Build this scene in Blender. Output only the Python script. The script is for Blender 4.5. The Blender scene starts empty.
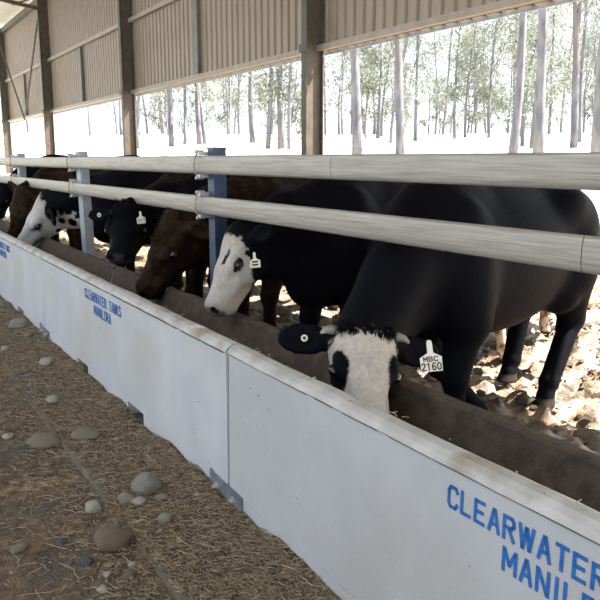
import bpy, bmesh, math, random
import numpy as np
from mathutils import Vector, Matrix, noise as mnoise

# ------------------------------------------------------------------ camera
F = 740.0; HC = 1.5
PITCH = math.atan(141 / F); YAW = math.atan(452 / math.hypot(F, 141))
FW = np.array([-math.cos(YAW) * math.cos(PITCH), math.sin(YAW) * math.cos(PITCH), -math.sin(PITCH)])
RT = np.cross(FW, [0, 0, 1]); RT /= np.linalg.norm(RT); UPV = np.cross(RT, FW)
CAM = np.array([0, 0, HC])
def ray(x, y): return FW + RT * (x - 300) / F + UPV * (300 - y) / F
def atz(x, y, z=0.0):
    d = ray(x, y); return CAM + d * (z - HC) / d[2]
def aty(x, y, Y):
    d = ray(x, y); return CAM + d * Y / d[1]

scene = bpy.context.scene
COL = scene.collection
cam_d = bpy.data.cameras.new('camera'); cam = bpy.data.objects.new('camera', cam_d); COL.objects.link(cam)
cam_d.sensor_width = 36; cam_d.lens = F / 600 * 36; cam_d.clip_end = 500
cam.matrix_world = Matrix(((RT[0], UPV[0], -FW[0], 0), (RT[1], UPV[1], -FW[1], 0), (RT[2], UPV[2], -FW[2], HC), (0, 0, 0, 1)))
scene.camera = cam

# ------------------------------------------------------------------ light
w = bpy.data.worlds.new('sky'); scene.world = w; w.use_nodes = True
bg = w.node_tree.nodes['Background']; bg.inputs[0].default_value = (0.84, 0.92, 1.0, 1); bg.inputs[1].default_value = 1.05
sun_d = bpy.data.lights.new('sun', 'SUN'); sun_d.energy = 17.0; sun_d.angle = math.radians(0.6); sun_d.color = (1.0, 0.93, 0.82)
sun = bpy.data.objects.new('sun', sun_d); COL.objects.link(sun); sun.location = (8, 20, 20)
SAZ, SEL = math.radians(28), math.radians(54)
to_sun = Vector((math.sin(SAZ) * math.cos(SEL), math.cos(SAZ) * math.cos(SEL), math.sin(SEL)))
sun.rotation_euler = (-to_sun).to_track_quat('-Z', 'Y').to_euler()
vs = scene.view_settings
vs.view_transform = 'Standard'; vs.look = 'None'; vs.gamma = 1; vs.use_curve_mapping = False; vs.exposure = 0.95

# ------------------------------------------------------------------ materials
MATS = {}
def mat(name, col, col2=None, scale=8.0, rough=0.7, metal=0.0, bump=0.0, bscale=40.0, stretch=(1, 1, 1), detail=6, lo=0.35, hi=0.65, spec=0.5, col3=None, scale3=2.0, transl=0.0):
    m = bpy.data.materials.new(name); m.use_nodes = True; nt = m.node_tree; N = nt.nodes; L = nt.links
    b = N['Principled BSDF']; b.inputs['Roughness'].default_value = rough; b.inputs['Metallic'].default_value = metal
    b.inputs['Specular IOR Level'].default_value = spec
    tc = N.new('ShaderNodeTexCoord'); mp = N.new('ShaderNodeMapping'); L.new(tc.outputs['Object'], mp.inputs[0]); mp.inputs['Scale'].default_value = stretch
    c = None
    if col2:
        n = N.new('ShaderNodeTexNoise'); n.inputs['Scale'].default_value = scale; n.inputs['Detail'].default_value = detail; L.new(mp.outputs[0], n.inputs[0])
        r = N.new('ShaderNodeValToRGB'); r.color_ramp.elements[0].position = lo; r.color_ramp.elements[1].position = hi
        r.color_ramp.elements[0].color = (*col, 1); r.color_ramp.elements[1].color = (*col2, 1)
        L.new(n.outputs[0], r.inputs[0]); c = r.outputs[0]
        if col3:
            n3 = N.new('ShaderNodeTexNoise'); n3.inputs['Scale'].default_value = scale3; n3.inputs['Detail'].default_value = 8; L.new(mp.outputs[0], n3.inputs[0])
            r3 = N.new('ShaderNodeValToRGB'); r3.color_ramp.elements[0].position = .48; r3.color_ramp.elements[1].position = .68
            L.new(n3.outputs[0], r3.inputs[0])
            mx = N.new('ShaderNodeMix'); mx.data_type = 'RGBA'; L.new(r3.outputs[0], mx.inputs[0]); L.new(c, mx.inputs[6]); mx.inputs[7].default_value = (*col3, 1); c = mx.outputs[2]
        L.new(c, b.inputs['Base Color'])
    else:
        b.inputs['Base Color'].default_value = (*col, 1)
    if bump:
        n2 = N.new('ShaderNodeTexNoise'); n2.inputs['Scale'].default_value = bscale; n2.inputs['Detail'].default_value = 6; L.new(mp.outputs[0], n2.inputs[0])
        bp = N.new('ShaderNodeBump'); bp.inputs['Strength'].default_value = bump; bp.inputs['Distance'].default_value = .02
        L.new(n2.outputs[0], bp.inputs['Height']); L.new(bp.outputs[0], b.inputs['Normal'])
    if transl:
        t = N.new('ShaderNodeBsdfTranslucent'); 
        if c: L.new(c, t.inputs[0])
        else: t.inputs[0].default_value = (*col, 1)
        ms = N.new('ShaderNodeMixShader'); ms.inputs[0].default_value = transl
        L.new(b.outputs[0], ms.inputs[1]); L.new(t.outputs[0], ms.inputs[2]); L.new(ms.outputs[0], N['Material Output'].inputs[0])
    MATS[name] = m; return m

mat('concrete_grey', (.375, .38, .40), (.43, .43, .445), 3.0, .65, bump=.08, bscale=60, col3=(.36, .355, .35), scale3=1.6)
mat('concrete_white', (.42, .43, .465), (.49, .49, .515), 3.0, .65, bump=.08, bscale=60, col3=(.42, .41, .40), scale3=1.3)
mat('concrete_rim', (.36, .35, .34), (.45, .44, .43), 9, .6, bump=.15, bscale=45, col3=(.25, .21, .165), scale3=6)
mat('trough_inside', (.042, .028, .020), (.085, .058, .041), 14, .8, bump=.35, bscale=60)
mat('stencil_blue', (.006, .085, .32), (.015, .14, .43), 40, .6)
mat('crack', (.10, .10, .11))
mat('galv', (.285, .262, .23), (.365, .337, .298), 70, .42, .35, stretch=(.035, 1, 1), col3=(.245, .215, .18), scale3=90, bump=.12, bscale=150)
mat('galv_post', (.26, .28, .32), (.36, .38, .42), 12, .5, .35)
mat('blue_post', (.028, .045, .095), (.055, .08, .14), 14, .45, .3)
mat('plate_steel', (.14, .16, .19), (.22, .24, .27), 18, .5, .4)
mat('bolt_steel', (.45, .46, .48), None, rough=.4, metal=.6)
mat('clad', (.275, .21, .15), (.335, .265, .195), 5, .5, .1, stretch=(2, 1, .25))
mat('shed_steel', (.075, .06, .05), (.11, .09, .072), 7, .55, .1)
mat('shed_light', (.30, .245, .19), (.36, .30, .24), 7, .5, .1)
mat('mullion', (.15, .13, .11), (.19, .165, .14), 7, .5, .1)
mat('roof', (.38, .35, .31), (.46, .43, .39), 3, .5)
mat('lane', (.058, .036, .021), (.19, .127, .075), 22, .95, bump=1.0, bscale=90, col3=(.085, .07, .056), scale3=2.6)
mat('crumb', (.045, .032, .022), (.15, .11, .075), 9, .95, bump=.5, bscale=90)
mat('slab', (.11, .09, .07), (.16, .13, .105), 18, .9, bump=.5, bscale=80)
mat('straw', (.17, .125, .08), (.31, .24, .155), 30, .8)
mat('straw_pale', (.24, .19, .125), (.40, .33, .23), 30, .7)
mat('mud', (.07, .044, .027), (.36, .26, .175), 9, .5, bump=.9, bscale=22, col3=(.12, .10, .085), scale3=4, spec=.6)
mat('paddock', (.46, .43, .36), (.56, .52, .45), 1.2, .95, col3=(.36, .42, .30), scale3=.6)
for i, (a, b_) in enumerate([((.17, .145, .12), (.27, .24, .20)), ((.14, .115, .09), (.21, .175, .14)), ((.09, .064, .044), (.18, .13, .09)), ((.06, .06, .068), (.10, .10, .11)), ((.26, .235, .205), (.37, .34, .30))]):
    mat('stone%d' % i, a, b_, 22, .85, bump=.5, bscale=60)
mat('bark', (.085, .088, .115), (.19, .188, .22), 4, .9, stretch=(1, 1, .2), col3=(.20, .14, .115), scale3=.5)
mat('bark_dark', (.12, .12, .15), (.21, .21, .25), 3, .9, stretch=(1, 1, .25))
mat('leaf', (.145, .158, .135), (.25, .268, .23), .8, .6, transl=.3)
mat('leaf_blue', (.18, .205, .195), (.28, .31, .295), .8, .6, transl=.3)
mat('eye', (.008, .006, .005), None, rough=.08)
mat('eye_white', (.42, .40, .38), None, rough=.3)
mat('horn', (.26, .24, .22), (.12, .11, .10), 12, .45)
mat('tag_white', (.72, .68, .58), (.60, .56, .47), 12, .5)
mat('tag_ink', (.012, .012, .014))
mat('hair_black', (.003, .003, .005), None, rough=.8, spec=.05)
mat('hair_white', (.62, .56, .48), None, rough=.7)
mat('hair_brown', (.026, .0145, .008), None, rough=.8, spec=.1)

def coat_material():
    m = bpy.data.materials.new('coat'); m.use_nodes = True; nt = m.node_tree; N = nt.nodes; L = nt.links
    b = N['Principled BSDF']; b.inputs['Roughness'].default_value = .62; b.inputs['Specular IOR Level'].default_value = .035
    at = N.new('ShaderNodeAttribute'); at.attribute_name = 'coat'
    tc = N.new('ShaderNodeTexCoord'); mp = N.new('ShaderNodeMapping'); mp.inputs['Scale'].default_value = (1, 1, .35); L.new(tc.outputs['Object'], mp.inputs[0])
    n = N.new('ShaderNodeTexNoise'); n.inputs['Scale'].default_value = 55; n.inputs['Detail'].default_value = 5; L.new(mp.outputs[0], n.inputs[0])
    r = N.new('ShaderNodeMapRange'); r.inputs[1].default_value = .3; r.inputs[2].default_value = .7; r.inputs[3].default_value = .84; r.inputs[4].default_value = 1.1
    L.new(n.outputs[0], r.inputs[0])
    mx = N.new('ShaderNodeVectorMath'); mx.operation = 'SCALE'; L.new(at.outputs['Color'], mx.inputs[0]); L.new(r.outputs[0], mx.inputs['Scale'])
    L.new(mx.outputs[0], b.inputs['Base Color'])
    bp = N.new('ShaderNodeBump'); bp.inputs['Strength'].default_value = .3; bp.inputs['Distance'].default_value = .01
    L.new(n.outputs[0], bp.inputs['Height']); L.new(bp.outputs[0], b.inputs['Normal'])
    MATS['coat'] = m
coat_material()

# ------------------------------------------------------------------ helpers
def tag(o, label=None, cat=None, group=None, kind=None):
    if label: o['label'] = label
    if cat: o['category'] = cat
    if group: o['group'] = group
    if kind: o['kind'] = kind
    return o
def empty(name, loc=(0, 0, 0), rz=0.0):
    o = bpy.data.objects.new(name, None); COL.objects.link(o); o.location = loc; o.rotation_euler = (0, 0, rz); o.empty_display_size = .1
    return o
def link(name, me, parent=None, loc=None, rot=None):
    o = bpy.data.objects.new(name, me); COL.objects.link(o); o.parent = parent
    if loc is not None: o.location = loc
    if rot is not None: o.rotation_euler = rot
    return o
class MB:
    def __init__(s): s.v = []; s.f = []; s.mi = []; s.m = 0
    def add(s, vs, fs):
        n = len(s.v); s.v += [tuple(map(float, p)) for p in vs]; s.f += [tuple(n + i for i in f) for f in fs]; s.mi += [s.m] * len(fs)
    def box(s, a, b):
        (x0, y0, z0), (x1, y1, z1) = a, b
        s.add([(x0, y0, z0), (x1, y0, z0), (x1, y1, z0), (x0, y1, z0), (x0, y0, z1), (x1, y0, z1), (x1, y1, z1), (x0, y1, z1)],
              [(3, 2, 1, 0), (4, 5, 6, 7), (0, 1, 5, 4), (1, 2, 6, 5), (2, 3, 7, 6), (3, 0, 4, 7)])
    def bar(s, a, b, wd, ht, upv=(0, 0, 1)):
        a = Vector(a); b = Vector(b); d = (b - a).normalized(); u = Vector(upv)
        sd = d.cross(u); sd = sd.normalized() if sd.length > 1e-4 else Vector((1, 0, 0)); u = sd.cross(d)
        P = []
        for c in (a, b):
            for i, j in ((-1, -1), (1, -1), (1, 1), (-1, 1)): P.append(c + sd * i * wd / 2 + u * j * ht / 2)
        s.add(P, [(0, 1, 2, 3), (7, 6, 5, 4), (0, 4, 5, 1), (1, 5, 6, 2), (2, 6, 7, 3), (3, 7, 4, 0)])
    def tube(s, pts, rs, n=8, cap=True):
        pts = [Vector(p) for p in pts]; rings = []
        if not hasattr(rs, '__len__'): rs = [rs] * len(pts)
        pu = None
        for i, p in enumerate(pts):
            d = (pts[min(i + 1, len(pts) - 1)] - pts[max(i - 1, 0)]).normalized()
            if pu is None: pu = d.orthogonal().normalized()
            pu = (pu - d * pu.dot(d)).normalized(); q = d.cross(pu)
            rings.append([p + (pu * math.cos(2 * math.pi * k / n) + q * math.sin(2 * math.pi * k / n)) * rs[i] for k in range(n)])
        V = [v for r in rings for v in r]; Fc = []
        for i in range(len(pts) - 1):
            for k in range(n):
                Fc.append((i * n + k, i * n + (k + 1) % n, (i + 1) * n + (k + 1) % n, (i + 1) * n + k))
        if cap: Fc += [tuple(range(n))[::-1], tuple((len(pts) - 1) * n + k for k in range(n))]
        s.add(V, Fc)
    def extrude_x(s, prof, x0, x1):      # closed yz profile
        n = len(prof)
        s.add([(x0, y, z) for y, z in prof] + [(x1, y, z) for y, z in prof],
              [(i, (i + 1) % n, n + (i + 1) % n, n + i) for i in range(n)] + [tuple(range(n))[::-1], tuple(range(n, 2 * n))])
    def mesh(s, name, mats, smooth=False):
        me = bpy.data.meshes.new(name); me.from_pydata(s.v, [], s.f)
        if isinstance(mats, str): mats = [mats]
        for m in mats: me.materials.append(MATS[m])
        me.polygons.foreach_set('material_index', s.mi)
        bm = bmesh.new(); bm.from_mesh(me); bmesh.ops.recalc_face_normals(bm, faces=bm.faces); bm.to_mesh(me); bm.free()
        if smooth: me.polygons.foreach_set('use_smooth', [True] * len(me.polygons))
        return me
    def build(s, name, mats, parent=None, loc=None, rot=None, smooth=False):
        return link(name, s.mesh(name, mats, smooth), parent, loc, rot)

def grid_mesh(name, xs, ys, zf, m, smooth=True):
    X, Y = np.meshgrid(xs, ys, indexing='ij'); Z = np.vectorize(zf)(X, Y)
    V = np.stack([X, Y, Z], -1).reshape(-1, 3); ny = len(ys)
    i, j = np.meshgrid(np.arange(len(xs) - 1), np.arange(ny - 1), indexing='ij'); a = (i * ny + j).ravel()
    Q = np.stack([a, a + ny, a + ny + 1, a + 1], 1)
    me = bpy.data.meshes.new(name); me.from_pydata(V.tolist(), [], Q.tolist()); me.materials.append(MATS[m])
    me.polygons.foreach_set('use_smooth', [smooth] * len(me.polygons))
    return me
def nz(x, y, z=0.0, o=3): return mnoise.fractal(Vector((x, y, z)), 1.0, 2.0, o)
def lin(a, b, st): return np.linspace(a, b, max(2, int(round((b - a) / st)) + 1))

# ------------------------------------------------------------------ the ground
YF = 1.30          # trough front face
def lane_z(x, y):
    z = .018 * nz(x * 1.6, y * 1.6) + .009 * nz(x * 7, y * 7, 3)
    if y > .85: z = .006 + .008 * nz(x * 9, y * 9, 5) + .05 * max(0, (y - 1.08) / .22) ** 2 * (.5 + .7 * nz(x * 2.2, 4.2, 1))
    else: z -= .022
    if y > 1.315: z = -.06
    return z
me = grid_mesh('floor', np.concatenate([lin(-22, -9.6, .2), lin(-9.5, 1.4, .03)]), np.concatenate([lin(-5.0, -1.7, .3), lin(-1.6, .8, .04), [.846, .854], lin(.88, 1.36, .03)]), lane_z, 'lane')
tag(link('floor', me), 'brown dirt feed lane littered with straw in front of the troughs', kind='structure')
b = MB(); b.box((-22, .845, -.12), (2, 1.95, -.012)); tag(b.build('trim_1', 'slab'), 'concrete apron edge under the straw along the troughs', kind='structure')
for k_, (xa, xb) in enumerate(((-3.85, -3.05), (-2.44, -1.95))):
    b = MB(); b.box((xa, .842, -.05), (xb, .856, .004)); tag(b.build('trim_%d' % (k_ + 2), 'slab'), ['bare stretch of apron edge left of the stone cluster', 'bare stretch of apron edge at the bottom of the picture'][k_], kind='structure')

def mud_z(x, y):
    a = nz(x * 2.2, y * 2.2, 0); c = nz(x * 6, y * 6, 7, 4); d = abs(nz(x * 11, y * 11, 2, 2))
    return -.035 + .05 * a + .075 * max(c, -.2) + .05 * d + .03 * max(0, nz(x * 17, y * 17, 9, 3))
me = grid_mesh('floor_pen', np.concatenate([lin(-22, -6.55, .16), lin(-6.5, .5, .035)]), np.concatenate([lin(1.99, 7.4, .035), lin(7.5, 9.4, .12)]), mud_z, 'mud')
tag(link('floor_pen', me), 'churned brown mud of the pen behind the troughs', kind='structure')
def ter_z(x, y):
    r = math.hypot(x, y); return -.10 + .078 * max(0, min(r, 62) - 16) + .05 * nz(x * .3, y * .3)
me = grid_mesh('ground_paddock', lin(-120, 40, 1.6), np.concatenate([lin(-12, 9, 1.5), lin(10, 110, 1.6)]), lambda x, y: (-.13 if (y < 9.5 and x > -22.5) else ter_z(x, y)), 'paddock')
tag(link('ground_paddock', me), 'pale sunlit paddock rising toward the forest', kind='structure')

# ------------------------------------------------------------------ the shed
YW = 5.2; PX = [-29.2, -22.5, -15.3, -8.13, -1.1, 5.9]; ZB = 2.77; ZG = 4.24; ZE = 6.0
wall = empty('wall_back', (-8.37, YW, 0)); tag(wall, 'ribbed tan metal wall sheeting hung high above the open side', kind='structure')
def sheet_mesh(name, z0, z1):
    pts = []; x = 0
    for k in range(4):
        pts += [(x, 0), (x + .118, 0), (x + .134, .032), (x + .174, .032)]; x += .19
    pts.append((x, 0))
    V = []; Fc = []
    for (px, py) in pts: V += [(px, py, z0), (px, py, z1), (px, py + .003, z0), (px, py + .003, z1)]
    for i in range(len(pts) - 1):
        a = i * 4; c = a + 4
        Fc += [(a, c, c + 1, a + 1), (a + 2, a + 3, c + 3, c + 2), (a, a + 2, c + 2, c), (a + 1, c + 1, c + 3, a + 3)]
    b = MB(); b.add(V, Fc); return b.mesh(name, 'clad')
lo_me = sheet_mesh('cladding_sheet_lower', ZB + .04, ZG + .02); hi_me = sheet_mesh('cladding_sheet_upper', ZG + .02, ZE)
ns = int((PX[5] - PX[0]) / .76)
for i in range(ns):
    for me in (lo_me, hi_me):
        o = link('cladding_sheet', me, wall, (PX[0] - PX[3] + i * .76, 0, 0))
for bi in range(5):
    x0, x1 = PX[bi] + .08 - PX[3], PX[bi + 1] - .08 - PX[3]
    b = MB(); b.box((x0, -.08, ZG - .03), (x1, -.002, ZG + .03)); b.box((x0, -.08, ZG + .03), (x1, -.07, ZG + .05)); b.build('girt', 'shed_light', wall)
    b = MB(); b.box((x0, -.09, ZB + .045), (x1, -.002, ZB + .095)); b.box((x0, -.09, ZB + .095), (x1, -.08, ZB + .115)); b.build('bottom_rail', 'shed_light', wall)
    b = MB(); b.box((x0 - .16, .034, ZB - .0), (x1 + .16, .045, ZB + .05)); b.build('flashing', 'galv_post', wall)
    xm = (x0 + x1) / 2
    b = MB(); b.box((xm - .11, -.07, ZB + .1), (xm + .11, -.004, ZG - .05)); b.build('mullion', 'mullion', wall)
    b = MB(); b.box((x0, -.12, ZE - .12), (x1, -.004, ZE + .05)); b.build('eave_purlin', 'shed_steel', wall)

cl = ['steel shed column at the far left end with cross bracing rods', 'steel shed column standing under the roof truss', 'steel shed column behind the black cow at mid left',
      'tall steel shed column above the white-faced cow, nearest to the camera', 'steel shed column beyond the right edge of the view']
for i in range(5):
    c = empty('shed_column', (PX[i], YW - .14, 0)); tag(c, cl[i], 'column', 'shed columns')
    b = MB(); b.box((-.0045, -.12, -.1), (.0045, .12, ZE)); b.build('web', 'shed_steel', c)
    for s in (-1, 1):
        b = MB(); b.box((-.062, s * .12 - .007, -.1), (.062, s * .12 + .007, ZE)); b.build('flange', 'shed_steel', c)
    b = MB(); b.box((-.085, -.15, ZB + .02), (.085, -.128, ZB + .12)); b.build('cleat', 'shed_steel', c)
# roof and trusses
SL = .17
def roof_z(y): return ZE + .12 + (YW + .4 - y) * SL
rb = empty('ceiling', (0, 0, 0)); tag(rb, 'pale metal roof rising from the eave over the feed lane', kind='structure')
for i in range(12):
    b = MB(); x0 = PX[0] + i * 3.1; b.box((x0, -3.2, 0), (x0 + 3.09, YW + .5, .02))
    me = b.mesh('roof_sheet', 'roof')
    for v in me.vertices: v.co.z += roof_z(v.co.y)
    link('roof_sheet', me, rb)
for j, y in enumerate(np.linspace(YW + .2, -3, 7)):
    b = MB(); b.box((PX[0], y - .03, roof_z(y) - .15), (PX[5], y + .03, roof_z(y) - .003)); b.build('purlin', 'shed_steel', rb)
for i in range(5):
    t = empty('roof_truss', (PX[i], YW, 0)); tag(t, ['dark steel roof truss at the far left shed column', 'dark steel roof truss running off the top left corner', 'roof truss over the black cow at mid left', 'roof truss over the nearest shed column', 'roof truss beyond the right edge'][i], 'truss', 'roof trusses')
    ya, yb = -.1, -8.3
    def P(y, off): return Vector((0, y, roof_z(YW + y) - .2 - off))
    b = MB(); b.bar(P(ya, 0), P(yb, 0), .09, .10); b.build('top_chord', 'shed_steel', t)
    b = MB(); b.bar(P(ya, .40), P(yb, .55), .09, .10); b.build('bottom_chord', 'shed_steel', t)
    for k in range(10):
        y0 = ya + (yb - ya) * k / 10; y1 = ya + (yb - ya) * (k + 1) / 10
        b = MB(); b.bar(P(y0, .42) if k % 2 else P(y0, 0), P(y1, 0) if k % 2 else P(y1, .48), .04, .04); b.build('web_member', 'shed_steel', t)
for s, lb in ((0, 'thin brace rod leaning right in the far left shed bay'), (1, 'thin brace rod leaning left in the far left shed bay')):
    b = MB(); xa, xb = PX[0] + .3, PX[1] - .3; xm = (xa + xb) / 2
    b.tube([(xa if s == 0 else xb, YW - .2, ZE - .6), (xm + .3, YW - .2, ZB - .02)], .028, 6)
    tag(b.build('brace_rod', 'shed_steel'), lb, 'rod', 'wall brace rods')

# ------------------------------------------------------------------ stencil letters (stroke font)
GL = {'C': [[(1, 1.25), (.8, 1.55), (.2, 1.55), (0, 1.25), (0, .35), (.2, .05), (.8, .05), (1, .35)]], 'L': [[(0, 1.6), (0, .0)], [(.12, .05), (.95, .05)]],
      'E': [[(0, 1.6), (0, 0)], [(.12, 1.55), (.95, 1.55)], [(.12, .82), (.8, .82)], [(.12, .05), (.95, .05)]], 'A': [[(0, 0), (.46, 1.6)], [(.54, 1.6), (1, 0)], [(.3, .55), (.7, .55)]],
      'R': [[(0, 0), (0, 1.6)], [(.12, 1.55), (.75, 1.55), (.95, 1.35), (.95, 1.05), (.75, .85), (.12, .85)], [(.5, .75), (1, 0)]], 'W': [[(0, 1.6), (.25, .05)], [(.27, .05), (.48, 1.5)], [(.54, 1.5), (.75, .05)], [(.77, .05), (1, 1.6)]],
      'T': [[(0, 1.55), (1, 1.55)], [(.5, 1.43), (.5, 0)]], 'N': [[(0, 0), (0, 1.6)], [(.1, 1.5), (.9, .1)], [(1, 0), (1, 1.6)]], 'K': [[(0, 0), (0, 1.6)], [(.12, .75), (.95, 1.6)], [(.3, .85), (1, 0)]],
      'S': [[(.95, 1.3), (.75, 1.55), (.25, 1.55), (.03, 1.3), (.03, 1.05), (.25, .87), (.75, .78), (.97, .6), (.97, .3), (.75, .05), (.25, .05), (.03, .3)]],
      'M': [[(0, 0), (0, 1.6)], [(.08, 1.5), (.48, .5)], [(.52, .5), (.92, 1.5)], [(1, 1.6), (1, 0)]], 'I': [[(.5, 0), (.5, 1.6)]], 'D': [[(0, 0), (0, 1.6)], [(.12, 1.55), (.65, 1.55), (.97, 1.2), (.97, .4), (.65, .05), (.12, .05)]],
      'B': [[(0, 0), (0, 1.6)], [(0, 1.55), (.75, 1.55), (.95, 1.2), (.7, .85), (0, .82)], [(.7, .82), (1, .45), (.75, .05), (0, .05)]],
      '2': [[(.03, 1.25), (.2, 1.5), (.6, 1.57), (.93, 1.35), (.93, 1.05), (.03, .05), (1, .05)]], '1': [[(.2, 1.3), (.5, 1.58), (.5, 0)]], '3': [[(.05, 1.4), (.3, 1.55), (.8, 1.5), (.9, 1.1), (.4, .85), (.9, .6), (.9, .2), (.5, .03), (.05, .2)]],
      '7': [[(0, 1.55), (.98, 1.55), (.4, 0)]], '6': [[(.9, 1.45), (.5, 1.57), (.1, 1.2), (.03, .5), (.2, .08), (.7, .03), (.97, .4), (.8, .8), (.4, .9), (.05, .6)]], '0': [[(.5, 1.57), (.1, 1.3), (.03, .8), (.1, .25), (.5, .03), (.9, .25), (.97, .8), (.9, 1.3), (.5, 1.57)]]}
def letters(txt, x0, z0, adv, wd, ht, sw, mb, to3, th=.0012):
    for i, ch in enumerate(txt):
        if ch == ' ': continue
        for st in GL[ch]:
            for (a, c) in zip(st[:-1], st[1:]):
                p = Vector((x0 + i * adv + a[0] * wd, z0 + a[1] / 1.6 * ht)); q = Vector((x0 + i * adv + c[0] * wd, z0 + c[1] / 1.6 * ht))
                d = (q - p); d.normalize(); n = Vector((-d.y, d.x)) * sw / 2; p2 = p - d * sw * .3; q2 = q + d * sw * .3
                quad = [p2 - n, q2 - n, q2 + n, p2 + n]
                mb.add([to3(v.x, v.y, th) for v in quad] + [to3(v.x, v.y, 0) for v in quad], [(0, 1, 2, 3), (0, 4, 5, 1), (1, 5, 6, 2), (2, 6, 7, 3), (3, 7, 4, 0)])

# ------------------------------------------------------------------ troughs
ZT = .73; ZBK = .565; YB = 2.0      # front rim height, back rim height, outer back
TR = [(-13.54, -9.965, 'beyond the left edge of the picture'), (-9.95, -6.375, 'trough at the left edge, partly out of view'), (-6.36, -2.785, 'middle white concrete feed trough with small blue stencilled lettering'), (-2.77, .80, 'nearest white concrete feed trough with large blue stencilled lettering, bottom right')]
for ti, (x0, x1, lb) in enumerate(TR):
    t = empty('feed_trough', (x0, YF, 0)); tag(t, ('white concrete feed ' + lb) if ti == 1 else ('white concrete feed trough ' + lb if ti == 0 else lb), 'trough', 'row of concrete feed troughs'); Lx = x1 - x0
    b = MB(); rnd = random.Random(ti)
    lean = [0, 0, -.004, .004][ti]
    prof = [(0, .075), (.006 + lean, .684), (.105, .684), (.105, .30), (.18, .20), (.40, .18), (.52, .25), (.615, .548), (.685, .548), (.70, .52), (.70, .075)]
    b.extrude_x(prof, 0, Lx)
    notches = [1.02, 2.18] if ti > 1 else [.9, 2.35]
    xs = [0]
    for n_ in notches: xs += [n_, n_ + .26]
    xs.append(Lx)
    for k in range(0, len(xs), 2):
        a, c = xs[k] + (.0 if k == 0 else .02), xs[k + 1]
        b.add([(a, 0, .075), (c, 0, .075), (c - .0, .02, -.06), (a + .0, .02, -.06), (a, .7, .075), (c, .7, .075), (c, .7, -.06), (a, .7, -.06)], [(0, 1, 2, 3), (4, 5, 6, 7), (0, 3, 7, 4), (1, 2, 6, 5)])
        b.box((a + .001, .001, -.05), (c - .001, .699, .074))
    me = b.mesh('trough_body', ['concrete_grey' if ti == 3 else 'concrete_white', 'trough_inside'])
    for p in me.polygons:      # the fouled inner faces
        if abs(p.normal.x) < .5 and .106 < p.center.y < .612 and p.center.z > .17 and p.center.z < .6 and (p.normal.z > .05 or p.normal.y < -.2): p.material_index = 1
        if abs(p.center.y - .105) < .002: p.material_index = 1
        if p.center.y > .6 and p.center.z > .5 and abs(p.normal.x) < .5: p.material_index = 1
    link('trough_body', me, t)
    # rolled front rim, slightly uneven, proud of a dark joint line
    def rim(prof, name, mts, amp, nseg, seed):
        V = []; Fc = []; n = len(prof)
        for i in range(nseg + 1):
            x = Lx * i / nseg
            for (y, z) in prof:
                V.append((min(max(x, .003), Lx - .003), y + amp * nz(x * 3, y * 20, seed), z + amp * nz(x * 2.5, z * 9, seed + 5)))
        for i in range(nseg):
            for k in range(n): Fc.append((i * n + k, i * n + (k + 1) % n, (i + 1) * n + (k + 1) % n, (i + 1) * n + k))
        Fc += [tuple(range(n)), tuple(nseg * n + k for k in range(n))]
        q = MB(); q.add(V, Fc); return q.build(name, mts, t)
    rim([(.0, .690), (.010, .707), (.030, .719), (.058, .722), (.083, .713), (.105, .690), (.109, .676), (.01, .680)], 'front_rim', 'concrete_rim', .004, 60, ti)
    rim([(.613, .540), (.618, .560), (.634, .570), (.668, .571), (.69, .560), (.704, .535), (.69, .53), (.62, .53)], 'back_rim', 'trough_inside', .006, 50, ti + 9)
    b = MB()       # dark joint line below the rim, broken in places
    x = .02
    while x < Lx - .1:
        l = rnd.uniform(.05, .3); hgt = rnd.uniform(.0015, .0045)
        b.box((x, -.0012 + lean, .6855 - hgt / 2), (min(x + l, Lx - .02), .004 + lean, .6855 + hgt / 2)); x += l + rnd.choice([0, 0, .02, .06])
    b.build('joint_line', 'crack', t)['kind'] = 'stuff'
    tx = [-12.24, -8.62, -5.02, -1.395][ti] - x0
    for word, wx, wz in (('CLEARWATER TANKS', tx, .576), ('MANILDRA', tx + .205, .492)):
        cx = wx
        for li, ch_ in enumerate(word):
            wf = {'I': .40, 'W': 1.3, 'M': 1.2, ' ': .8}.get(ch_, 1.0); lx = cx; cx += .0175 + .0325 * wf
            if ch_ == ' ': continue
            b = MB(); letters(ch_, lx, wz, 0, .0325 * wf, .060, .0098, b, lambda u, v, h: (u, -h + .006 * v + lean * v / .68, v)); b.build('stencil_letter', 'stencil_blue', t)
    b = MB()       # little pits in the casting
    for k in range(26):
        px_, pz_ = rnd.uniform(.05, Lx - .05), rnd.uniform(.1, .66); s_ = rnd.uniform(.0015, .0035)
        b.box((px_ - s_, .0088 * pz_ + lean * pz_ / .68 - .0012, pz_ - s_), (px_ + s_, .01 * pz_, pz_ + s_))
    b.build('pit_marks', 'crack', t)['kind'] = 'stuff'
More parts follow.
